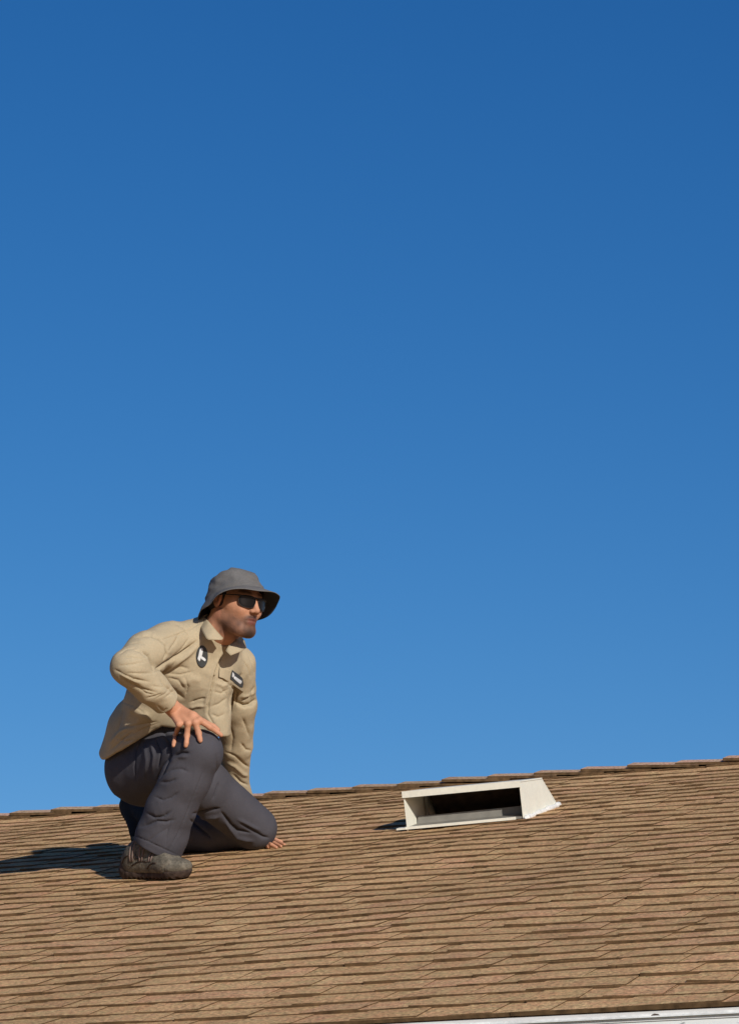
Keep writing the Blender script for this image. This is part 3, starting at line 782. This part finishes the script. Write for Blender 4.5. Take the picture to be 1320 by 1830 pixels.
# natural skin colour: beard shadow, lips, brows, paler palms
q = (V - HC) @ HA.T
f_, l_, u_ = q[:, 0], q[:, 1], q[:, 2]
inh = (np.abs(q) < .16).all(1)
skin = np.array([.47, .225, .130])
col = np.tile(skin, (len(V), 1))
n1 = vnoise(V * 60); n2 = vnoise(V * 22 + 4)
col *= (1 + .07 * n1 + .06 * n2)[:, None]
def mixc(m, c): 
    global col
    m = np.clip(m, 0, 1)[:, None]; col = col * (1 - m) + np.array(c) * m
def blob(fc, lc, uc, rf, rl, ru, pw=2.0): return np.exp(-(((f_-fc)/rf)**2 + ((l_-lc)/rl)**2 + ((u_-uc)/ru)**2) ** (pw/2))
al = np.abs(l_)
beard = inh * np.clip((-.020 - u_ - .42 * (f_ - .02)) / .02, 0, 1) * np.clip((f_ + .02) / .02, 0, 1) * np.clip((u_ + .125) / .02, 0, 1)
mixc(beard * (.58 + .25 * n1), (.060, .030, .020))
jawl = inh * np.exp(-((u_ + .080 + .5 * (.06 - f_)) / .022) ** 2) * (f_ > .0)
mixc(jawl * .45, (.07, .038, .028))
must = inh * np.exp(-((u_ + .0465 + .25 * np.maximum(0, al - .008)) / .0085) ** 2) * np.exp(-(al / .030) ** 4) * (f_ > .070)
mixc(must * .95, (.022, .013, .010))
goat = inh * np.exp(-(((f_-.085)/.030)**2 + (l_/.034)**2 + ((u_+.103)/.022)**2)**2)
mixc(goat * .95, (.022, .015, .012))
soul = inh * np.exp(-(((al - .024)/.006)**2)) * (f_ > .07) * np.clip((-.05 - u_)/.01, 0, 1) * (u_ > -.1)
mixc(soul * .45, (.05, .026, .019))
lips = inh * (np.exp(-(((u_ + .0550)/.0055)**2 + (al/.020)**4)) + np.exp(-(((u_ + .067)/.0065)**2 + (al/.018)**4))) * (f_ > .088)
mixc(lips * .9, (.125, .036, .030))
brow = inh * np.exp(-(((u_ - .036)/.006)**2 + ((al - .032)/.020)**4)) * (f_ > .06)
mixc(brow * .9, (.03, .018, .012))
ear_ = inh * (al > .070) * (f_ < .02) * (f_ > -.03)
mixc(ear_ * .25, (.50, .19, .12))
body_col = np.clip(col, .01, 1)

M_skin = mat('skin', (1, 1, 1), 0.62, spec=0.25, tint=True, bump=(160, .0012))
M_khaki = mat('khaki_cotton', (.378, .308, .200), .85, spec=.12, noise=(7, .06, 3), fine=(160, .06), bump=(500, .0005), crease=(8, .006, (1, 1, 1.6)))
M_patch = mat('dark_patch', (.035, .037, .036), .8, fine=(300, .2)); M_white = mat('white_stitching', (.62, .63, .62), .7)
M_trs = mat('charcoal_twill', (.055, .052, .059), .82, spec=.2, noise=(8, .08, 3), fine=(200, .08), bump=(500, .0005), crease=(6, .006, (1, 1.4, 1)))
M_hat = mat('grey_hat_cotton', (.122, .116, .110), .88, spec=.15, noise=(16, .10), fine=(220, .10), bump=(420, .0006), crease=(14, .010, (1, 1, 1)))
M_hatin = mat('hat_lining', (.03, .03, .034), .9, spec=.1)
M_lens = mat('dark_lens', (.006, .005, .005), .3, spec=.25); M_frame = mat('black_frame', (.010, .008, .007), .5, spec=.3)
M_boot = mat('grey_suede', (.120, .104, .078), .9, spec=.1, noise=(30, .30), fine=(120, .25), bump=(160, .003), tint=False)
M_sole = mat('boot_rubber', (.052, .036, .028), .9, spec=.1, noise=(60, .5), bump=(90, .003))
M_black = mat('black_mark_and_shade', (.016, .015, .016), .9, spec=.1); M_lace = mat('boot_lace', (.16, .11, .09), .9)  # black: boot mark, and the shade painted into the rear boot
M_hair = mat('dark_hair', (.020, .013, .010), .8, bump=(260, .004))
M_brown = mat('button', (.30, .23, .13), .5)

person = mesh_obj('person', W(body_V), body_Q, M_skin, None, True, None, body_col, MAN0)
tag(person, 'man in khaki work shirt, grey bucket hat and sunglasses kneeling on the shingle roof', 'person')
sh = mesh_obj('shirt', W(shirt_V), shirt_Q, M_khaki, person, True)
trs = mesh_obj('trousers', W(tr_V), tr_Q, M_trs, person, True)

# ---- pieces laid on the shirt: patches, flap, placket, buttons
def drape(name, mat_, outline_px, off, parent, bvh=None, thick=.0012, n=10, bulge=0, plane=None):
    """a cloth piece of the given outline lying on the garment below it"""
    bvh = bvh or shirt_bvh
    o = np.array(outline_px, float); c = o.mean(0)
    rings = [c + (o - c) * (i / n) for i in range(1, n + 1)]
    pts = [c] + [p for r in rings for p in r]
    top = []
    last = None
    for p in pts:
        w_ = cast(bvh, p[0], p[1], off + bulge * (1 - min(1, np.linalg.norm(p - c) / np.linalg.norm(o - c, axis=1).max()) ** 2))
        if w_ is None: w_ = last
        last = w_; top.append(w_)
    m = len(o); N_ = len(pts)
    if plane is not None:
        top = [camc(p[0], p[1], float(np.dot(plane, qrow(p[0], p[1])))) * (1 - off / Z0) for p in pts]
    top = np.array(top); zmed = np.median(top[:, 2]); top = np.where((np.abs(top[:, 2:3] - zmed) > .05) & (plane is None), last * 0 + top.mean(0), top)
    bot = top * (1 + (thick + max(off, 0) * .8) / top[:, 2:3])
    V_ = np.concatenate([top, bot]); Fc = []
    for k in range(m):
        k2 = (k + 1) % m
        Fc.append((0, 1 + k2, 1 + k))
        for r in range(n - 1):
            a = 1 + r * m; b_ = a + m
            Fc.append((a + k, a + k2, b_ + k2, b_ + k))
        e = 1 + (n - 1) * m
        Fc.append((e + k, e + k2, N_ + e + k2, N_ + e + k))
    return mesh_obj(name, W(V_), [f for f in Fc], mat_, parent, True)
def oval(cx, cy, rx, ry, n=28, rot=0, jit=0):
    return [(cx + rx * math.cos(a) * math.cos(rot) - ry * math.sin(a) * math.sin(rot), cy + rx * math.cos(a) * math.sin(rot) + ry * math.sin(a) * math.cos(rot)) for a in [2 * math.pi * i / n for i in range(n)]]
def dens(poly, st=2.0):
    out = []
    for i in range(len(poly)):
        a = np.array(poly[i], float); b_ = np.array(poly[(i + 1) % len(poly)], float); k = max(1, int(np.linalg.norm(b_ - a) / st))
        out += [tuple(a + (b_ - a) * j / k) for j in range(k)]
    return out
def zpx(x0, y0, sc, pts): return [(x0 + a / sc, y0 + b_ / sc) for a, b_ in pts]
def qrow(u, v):
    a = (u - 412) / 30.0; b_ = (v - 1212) / 30.0
    return (a, b_, 1.0, a * a, a * b_, b_ * b_)
def fit_plane(poly):
    A = []; zz = []
    for u in np.arange(384, 435, 2.5):
        for v in np.arange(1188, 1244, 2.5):
            if v > 1224 + (u - 400) * .55: continue
            w_ = cast(shirt_bvh, u, v)
            if w_ is not None: A.append(qrow(u, v)); zz.append(w_[2] - Z0)
    A = np.array(A); zz = np.array(zz); wt = np.ones(len(zz))
    for _ in range(12):
        sol = np.linalg.lstsq(A * wt[:, None], zz * wt, rcond=None)[0]; wt = 1 / (1 + (np.abs(A @ sol - zz) / .008) ** 2)
    return sol
PLN = fit_plane(None)
pt1 = drape('patch', M_patch, oval(361, 1173.5, 10.5, 20), .0030, sh); pt1['label'] = 'oval dark emblem patch'
drape('emblem', M_white, dens(zpx(340, 1145, 33, [(610, 450), (690, 430), (740, 500), (745, 620), (700, 860), (640, 1000), (600, 1090), (590, 1180), (535, 1245), (450, 1150), (430, 1050), (480, 900), (520, 700), (550, 560)]), 1.5), .0046, pt1, n=5)
drape('emblem', M_white, dens(zpx(340, 1145, 33, [(660, 930), (740, 960), (850, 1040), (915, 1120), (900, 1200), (850, 1230), (740, 1150), (640, 1080), (620, 1000)]), 1.5), .0046, pt1, n=5)
pt2 = drape('name_tag', M_patch, dens(zpx(405, 1190, 33, [(330, 250), (500, 380), (700, 520), (900, 700), (985, 830), (990, 1050), (950, 1290), (800, 1280), (600, 1130), (400, 960), (220, 800), (215, 700), (265, 450)]), 2), .0070, sh, plane=PLN); pt2['label'] = 'dark name tag with white lettering'
drape('lettering', M_white, dens(zpx(405, 1190, 33, [(350, 400), (390, 400), (470, 560), (440, 640), (400, 720), (320, 650), (335, 520)]), 1.5), .0086, pt2, n=4, plane=PLN)
drape('lettering', M_white, dens(zpx(405, 1190, 33, [(450, 640), (520, 640), (700, 770), (890, 900), (885, 1010), (810, 1110), (740, 1050), (560, 900), (420, 760)]), 1.5), .0086, pt2, n=4, plane=PLN)
fl_ = drape('pocket_flap', M_khaki, dens([(392, 1192), (412, 1198), (434, 1222), (435.5, 1238), (424, 1230), (409, 1219), (398, 1212), (391, 1210)], 2.5), .0040, sh, thick=.0025, plane=PLN)
for (u, v) in ((398, 1180), (387, 1206), (380, 1232), (373, 1258)):
    drape('button', M_brown, oval(u - 4, v, 1.5, 1.6, 12), .003, sh, n=2, bulge=.001)

# ---- collar: two leaves standing round the neck
def leaf(name, A, B_, nU, nV, parent, m_, t=.0028, bow=0.0):
    """ribbon between polyline A (neck side) and polyline B (outer edge)"""
    A = np.array(A); B_ = np.array(B_)
    def rs(P_n, n):
        d = np.r_[0, np.cumsum(np.linalg.norm(np.diff(P_n, axis=0), axis=1))]; s_ = np.linspace(0, d[-1], n)
        return np.stack([np.interp(s_, d, P_n[:, k]) for k in range(3)], -1)
    a = rs(A, nU); b_ = rs(B_, nU); G = []
    for j in range(nV):
        w_ = j / (nV - 1); G.append(a * (1 - w_) + b_ * w_ + np.array([0, -.0, -1]) * bow * math.sin(math.pi * w_))
    G = np.array(G)                                    # nV x nU x 3
    du = np.gradient(G, axis=1); dv = np.gradient(G, axis=0); nn = np.cross(du, dv); nn /= np.maximum(np.linalg.norm(nn, axis=-1, keepdims=True), 1e-9)
    T = (G + nn * t / 2).reshape(-1, 3); Bm = (G - nn * t / 2).reshape(-1, 3); n = len(T)
    Fc = []
    for j in range(nV - 1):
        for i in range(nU - 1):
            q0 = j * nU + i; Fc.append((q0, q0 + 1, q0 + nU + 1, q0 + nU)); Fc.append((n + q0, n + q0 + nU, n + q0 + nU + 1, n + q0 + 1))
    for i in range(nU - 1):
        Fc.append((i, n + i, n + i + 1, i + 1)); e = (nV - 1) * nU; Fc.append((e + i, e + i + 1, n + e + i + 1, n + e + i))
    for j in range(nV - 1):
        e = j * nU; Fc.append((e, e + nU, n + e + nU, n + e)); e += nU - 1; Fc.append((e, n + e, n + e + nU, e + nU))
    return mesh_obj(name, W(np.concatenate([T, Bm])), Fc, m_, parent, True)
leaf('collar', [P_(392, 1104, .235), P_(374, 1101, .19), P_(366, 1103, .115), P_(374, 1112, .055), P_(386, 1127, .025), P_(399, 1141, .03)],
     [P_(392, 1116, .28), P_(365, 1112, .24), P_(355, 1116, .11), P_(361, 1129, .035), P_(370, 1144, -.002), P_(396, 1144, .012)], 26, 6, sh, M_khaki, bow=.004)
leaf('collar', [P_(392, 1105, .235), P_(412, 1116, .225), P_(425, 1130, .17), P_(420, 1144, .10), P_(408, 1155, .055), P_(403, 1163, .045)],
     [P_(393, 1118, .28), P_(420, 1128, .27), P_(437, 1146, .21), P_(440, 1158, .12), P_(432, 1164, .06), P_(412, 1172, .035)], 26, 6, sh, M_khaki, bow=.004)

# ---- hat
hatc = H(-.008, 0, .021)
HP = R(23); FH2 = Fh * math.cos(HP) + Uh * math.sin(HP); UH2 = Uh * math.cos(HP) - Fh * math.sin(HP)
NA = 96
def hat_pt(a, r, hgt):
    rf = (.108 if math.cos(a) > 0 else .104); rl = .091
    n_ = 1 / math.sqrt((math.cos(a) / rf) ** 2 + (math.sin(a) / rl) ** 2)
    return hatc + (FH2 * math.cos(a) + Lh * math.sin(a)) * (n_ + r) + UH2 * hgt
prof = []
for t in np.linspace(0, 1, 13)[:-1]:                    # top of the crown
    prof.append(('c', t, 0))
def hat_grid(off=0.0):
    G = []
    # crown top from the centre out, crown side down, brim out
    for s_ in np.linspace(0.02, 1, 9):
        row = []
        for i in range(NA):
            a = 2 * math.pi * i / NA
            e_ = hat_pt(a, -.014, 0) - hatc
            dome = .094 - .022 * s_ ** 3 - .004 * s_
            wr_ = .0025 * math.sin(3 * a + 5 * s_) + .0018 * math.sin(7 * a - 9 * s_)
            row.append(hatc + e_ * s_ * .93 + UH2 * (dome + wr_ - off))
        G.append(row)
    for s_ in np.linspace(0, 1, 12)[1:]:
        row = []
        for i in range(NA):
            a = 2 * math.pi * i / NA
            hgt = .068 * (1 - s_) - .002 * s_
            r_ = -.020 * (1 - s_) ** 1.6 + .0035 * math.sin(4 * a + 6 * s_) * (1 - s_) * s_ * 4 * .6 + .0015 * math.sin(9 * a - 11 * s_) * s_ * (1 - s_) * 4
            r_ += .0035 if s_ > .80 else 0                  # stitched band
            row.append(hat_pt(a, r_ - off, hgt))
        G.append(row)
    for s_ in np.linspace(0, 1, 12)[1:]:
        row = []
        for i in range(NA):
            a = 2 * math.pi * i / NA
            ca, sa = math.cos(a), math.sin(a)
            q_ = min(1, max(0, (.70 - ca) / .75)); q_ = q_ * q_ * (3 - 2 * q_)
            droop = .022 + .030 * q_ + .016 * max(0, ca) ** 3
            bw = .062
            rad = math.sqrt(max(.0005, bw * bw - droop * droop)) * (1 + .04 * math.sin(5 * a))
            wav = .0030 * math.sin(3 * a + .6) * s_ * s_ + .0016 * math.sin(8 * a) * s_ ** 3
            z_ = -.002 - droop * (s_ ** 1.15) + wav
            row.append(hat_pt(a, .002 + rad * s_, z_ - off))
        G.append(row)
    return np.array(G)
G1 = hat_grid(0.0)
nr = len(G1); du = np.roll(G1, -1, 1) - np.roll(G1, 1, 1); dv = np.gradient(G1, axis=0); nn = np.cross(dv, du); nn /= np.maximum(np.linalg.norm(nn, axis=-1, keepdims=True), 1e-9)
if (nn[14, 0] @ Fh) < 0: nn = -nn
G2 = G1 - nn * .0022
Vh = np.concatenate([G1.reshape(-1, 3), G2.reshape(-1, 3)]); n = nr * NA; Fq = []; mi = []
for r_ in range(nr - 1):
    for i in range(NA):
        i2 = (i + 1) % NA; a = r_ * NA
        Fq.append((a + i, a + i2, a + NA + i2, a + NA + i)); mi.append(0)
        Fq.append((n + a + i, n + a + NA + i, n + a + NA + i2, n + a + i2)); mi.append(1)
e = (nr - 1) * NA
for i in range(NA):
    i2 = (i + 1) % NA; Fq.append((e + i, e + i2, n + e + i2, n + e + i)); mi.append(0)
i0 = len(Vh); Vh = np.concatenate([Vh, [G1[0].mean(0)], [G2[0].mean(0)]])
for i in range(NA):
    Fq.append((i, i0, (i + 1) % NA)); mi.append(0); Fq.append((n + i, n + (i + 1) % NA, i0 + 1)); mi.append(1)
wv_ = vnoise(Vh * 28) ; wv2 = 1 - 2 * np.abs(vnoise(Vh * 20 + 7))
hn_ = (Vh - hatc); hn_ = hn_ / np.linalg.norm(hn_, axis=1)[:, None]; Vh = Vh + hn_ * (wv_ * .0012 + wv2 * .0022)[:, None]
hat = mesh_obj('bucket_hat', W(Vh), Fq, [M_hat, M_hatin], person, True, mi)
# ---- sunglasses
def tube(pts, r, m_, name, parent, seg=8, flat=None):
    pts = np.array(pts); Vt = []; Ft = []
    for i, p in enumerate(pts):
        d = nrm(pts[min(i + 1, len(pts) - 1)] - pts[max(i - 1, 0)]); a = nrm(np.cross(d, (0.1, .9, .3))); b_ = np.cross(d, a)
        rr = r[i] if isinstance(r, (list, tuple)) else r
        for k in range(seg):
            an = 2 * math.pi * k / seg; Vt.append(p + (a * math.cos(an) + b_ * math.sin(an)) * rr)
    for i in range(len(pts) - 1):
        for k in range(seg): Ft.append((i*seg+k, i*seg+(k+1) % seg, (i+1)*seg+(k+1) % seg, (i+1)*seg+k))
    Ft.append(tuple(range(seg))[::-1]); Ft.append(tuple((len(pts)-1)*seg + k for k in range(seg)))
    return mesh_obj(name, W(np.array(Vt)), Ft, m_, parent, True)
def gl(l, u): return H(.109 - 5.5 * l * l - .10 * max(0, abs(l) - .045), l, u)
glasses = tube([gl(x, .020) for x in np.linspace(-.066, .066, 23)], .0026, M_frame, 'sunglasses', person)
for sg in (-1, 1):
    cl, cu = sg * .035, .006
    Vv = []; Ff = []; NR = 5; NS = 24
    ring = []
    for i in range(NS):
        a = 2 * math.pi * i / NS; c_, s_ = math.cos(a), math.sin(a)
        rx_ = .0285 * (abs(c_) ** .7) * (1 if c_ > 0 else -1); ry_ = (.018 if s_ > 0 else .0235) * (abs(s_) ** .8) * (1 if s_ > 0 else -1)
        ring.append((cl + rx_, cu + ry_))
    for side in (0, .0022):
        for r_ in range(NR + 1):
            for (l, u) in ring:
                Vv.append(gl(cl + (l - cl) * r_ / NR, cu + (u - cu) * r_ / NR) - Fh * side)
    nn_ = (NR + 1) * NS
    for r_ in range(NR):
        for k in range(NS):
            a = r_ * NS + k; b_ = r_ * NS + (k + 1) % NS
            Ff.append((a, b_, b_ + NS, a + NS)); Ff.append((nn_ + a, nn_ + a + NS, nn_ + b_ + NS, nn_ + b_))
    for k in range(NS): a = NR * NS + k; b_ = NR * NS + (k + 1) % NS; Ff.append((a, b_, nn_ + b_, nn_ + a))
    mesh_obj('lens', W(np.array(Vv)), Ff, M_lens, glasses, True)
    tube([gl(l, u) for l, u in ring + ring[:1]], .0016, M_frame, 'rim', glasses, 6)
    tube([gl(sg * .066, .020), H(.070, sg * .077, .019), H(.02, sg * .082, .018), H(-.012, sg * .084, .012)], [.0024, .0022, .0018, .0015], M_frame, 'temple', glasses)
# ---- hair: short sides and back, sideburns
hp_ = [ell(H(-.016, 0, .026), HA, (.097, .0785, .084), .01), ell(H(-.02, 0, -.01), HA, (.082, .072, .055), .02),
       half(H(.022, 0, 0), Fh - Uh * .35, .01, 'i'), half(H(.012, 0, -.022), nrm(-Uh + Fh * .8), .012, 'i')]
for sg in (-1, 1):
    hp_ += [ell(H(-.004, sg * .084, .0), HA, (.021, .016, .033), .003, 's')]
lo, hi = bounds([H(0, 0, 0)], .14)
V, Q = surface(hp_, lo, hi, .004); V = wrinkle(V, vnormals(V, Q), 120, .0012)
mesh_obj('hair', W(V), Q, M_hair, person, True)

# ---- boots
def boot(name, heel, dirn, upn, ank, leg, laces=6, back=None):
    """heel = point under the heel on the sole plane, dirn along the foot, upn away from the sole"""
    D = nrm(dirn); U = nrm(upn - (upn @ D) * D); S = np.cross(U, D)
    def B(d, s, u): return heel + D * d + S * s + U * u
    up_ = [ell(B(.045, 0, .055), np.array([D, S, U]), (.052, .040, .050), .02), cap(B(.03, 0, .06), ank, .040, .045, .03),
           cap(B(.06, 0, .085), B(.20, 0, .052), .042, .038, .03, S, 1.1), ell(B(.225, 0, .045), np.array([D, S, U]), (.066, .049, .034), .025),
           cap(B(.05, 0, .045), B(.22, 0, .040), .040, .044, .02, S, 1.1), cap(ank, ank + leg * .05, .047, .050, .02),
           half(B(0, 0, .022), -U, .004, 'i'), cap(ank + leg * .03, ank + leg * .2, .036, .036, .003, op='s'), half(ank + leg * .055, leg, .004, 'i')]
    pts = [B(0, 0, 0), B(.28, 0, 0), ank + leg * .06]
    lo, hi = bounds(pts, .09)
    V, Q = surface(up_, lo, hi, .0035); N = vnormals(V, Q); V = wrinkle(V, N, 22, .0012); N = vnormals(V, Q)
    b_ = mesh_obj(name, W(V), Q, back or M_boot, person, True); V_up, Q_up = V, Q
    so = [cap(B(.035, 0, .016), B(.10, 0, .012), .040, .034, .01), cap(B(.10, 0, .014), B(.235, .0, .016), .036, .050, .02), ell(B(.245, 0, .024), np.array([D, S, U]), (.054, .050, .026), .012),
          cap(B(.035, 0, .03), B(.05, 0, .03), .046, .044, .02),
          half(B(0, 0, .029), U, .004, 'i'), half(B(0, 0, .0), -U, .004, 'i')]
    for k in range(14):
        c_ = .0 + .021 * k
        for s_ in (-1, 1): so.append(cap(B(c_, s_ * .024, .0), B(c_, s_ * .08, .002), .006, .008, .0015, op='s'))
    V, Q = surface(so, lo, hi, .003)
    s_o = mesh_obj('sole', W(V), Q, M_sole, b_, True)
    rd = [cap(B(.015, 0, .03), B(.02, 0, .055), .048, .042, .01), half(B(.06, 0, .03), nrm(D + U * .5), .006, 'i')]
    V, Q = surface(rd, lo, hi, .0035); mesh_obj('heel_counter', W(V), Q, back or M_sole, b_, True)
    rd = [ell(B(.240, 0, .038), np.array([D, S, U]), (.062, .0525, .030), .01), half(B(.225, 0, .03), nrm(-D - U * .25), .006, 'i'), half(B(0, 0, .020), -U, .004, 'i')]
    V, Q = surface(rd, lo, hi, .0035); mesh_obj('toe_cap', W(V), Q, M_boot, b_, True)
    bv = BVHTree.FromPolygons([tuple(v) for v in V_up], [tuple(q) for q in Q_up.tolist()])
    if laces:
        sg_ = -1 if S[2] > 0 else 1
        for (d0, d1, u0, u1) in ((.075, .150, .050, .062), (.020, .070, .058, .085), (.150, .200, .040, .058)):   # stitched overlays on the outer side
            pts = []
            for e_ in np.linspace(0, 1, 9):
                c_ = B(d0 + (d1 - d0) * e_, 0, u0 + (u1 - u0) * e_ + .008 * math.sin(3.1 * e_)); dr = S * sg_
                lo_, _n, _i, _d = bv.ray_cast(Vector(c_ + dr * .2), Vector(-dr))
                if lo_ is not None: pts.append(np.array(lo_) + dr * .0008)
            if len(pts) > 2: tube(pts, .0026, M_sole, 'seam', b_, 6)
        c_ = B(.095, 0, .075); pts = []
        for (dd, uu) in ((.0, .014), (.004, .002), (.012, .0), (.022, .004)):
            lo_, _n, _i, _d = bv.ray_cast(Vector(c_ + D * dd + U * uu + S * sg_ * .2), Vector(-S * sg_))
            if lo_ is not None: pts.append(np.array(lo_) + S * sg_ * .001)
        if len(pts) > 2: tube(pts, .0030, M_black, 'emblem', b_, 6)
    for k in range(laces):
        d_ = .070 + .022 * k
        pts = []
        for an in np.linspace(-75, 75, 9):
            dr = U * math.cos(R(an)) + S * math.sin(R(an)); c_ = B(d_ + .012 * (k % 2) * an / 75, 0, .05)
            lo_, _n, _i, _d = bv.ray_cast(Vector(c_ + dr * .2), Vector(-dr))
            pts.append(np.array(lo_) + dr * .0012 if lo_ is not None else c_ + dr * .05)
        tube(pts, .0030, M_lace, 'lace', b_, 6)
    return b_
hc_ = hitc(233, 1570); tc_ = None
for yy in np.linspace(1585, 1558, 200):
    tc_ = hitc(337, yy)
    if np.linalg.norm(tc_ - hc_) < .30: break

dd_ = nrm(tc_ - hc_)
legR = nrm(dR - ankR)
b1 = boot('boot', hc_ + NC * .002, dd_, NC, ankR + np.array([-.005, .01, 0]), legR)
b1['label'] = 'grey brown suede boot planted flat on the shingles'
# left boot: toes on the roof, heel up behind
toeL = hitc(262, 1520) + NC * .004; heelL = P_(236, 1455, toeL[2] - Z0 + .2)
dl = nrm(toeL - heelL); ul = nrm((ankL - heelL) - ((ankL - heelL) @ dl) * dl)
heelL = toeL - dl * .27
b2 = boot('boot', heelL, dl, ul, ankL, nrm(c2 - ankL), 0, M_black)  # same suede as the other boot, shade painted in as near-black
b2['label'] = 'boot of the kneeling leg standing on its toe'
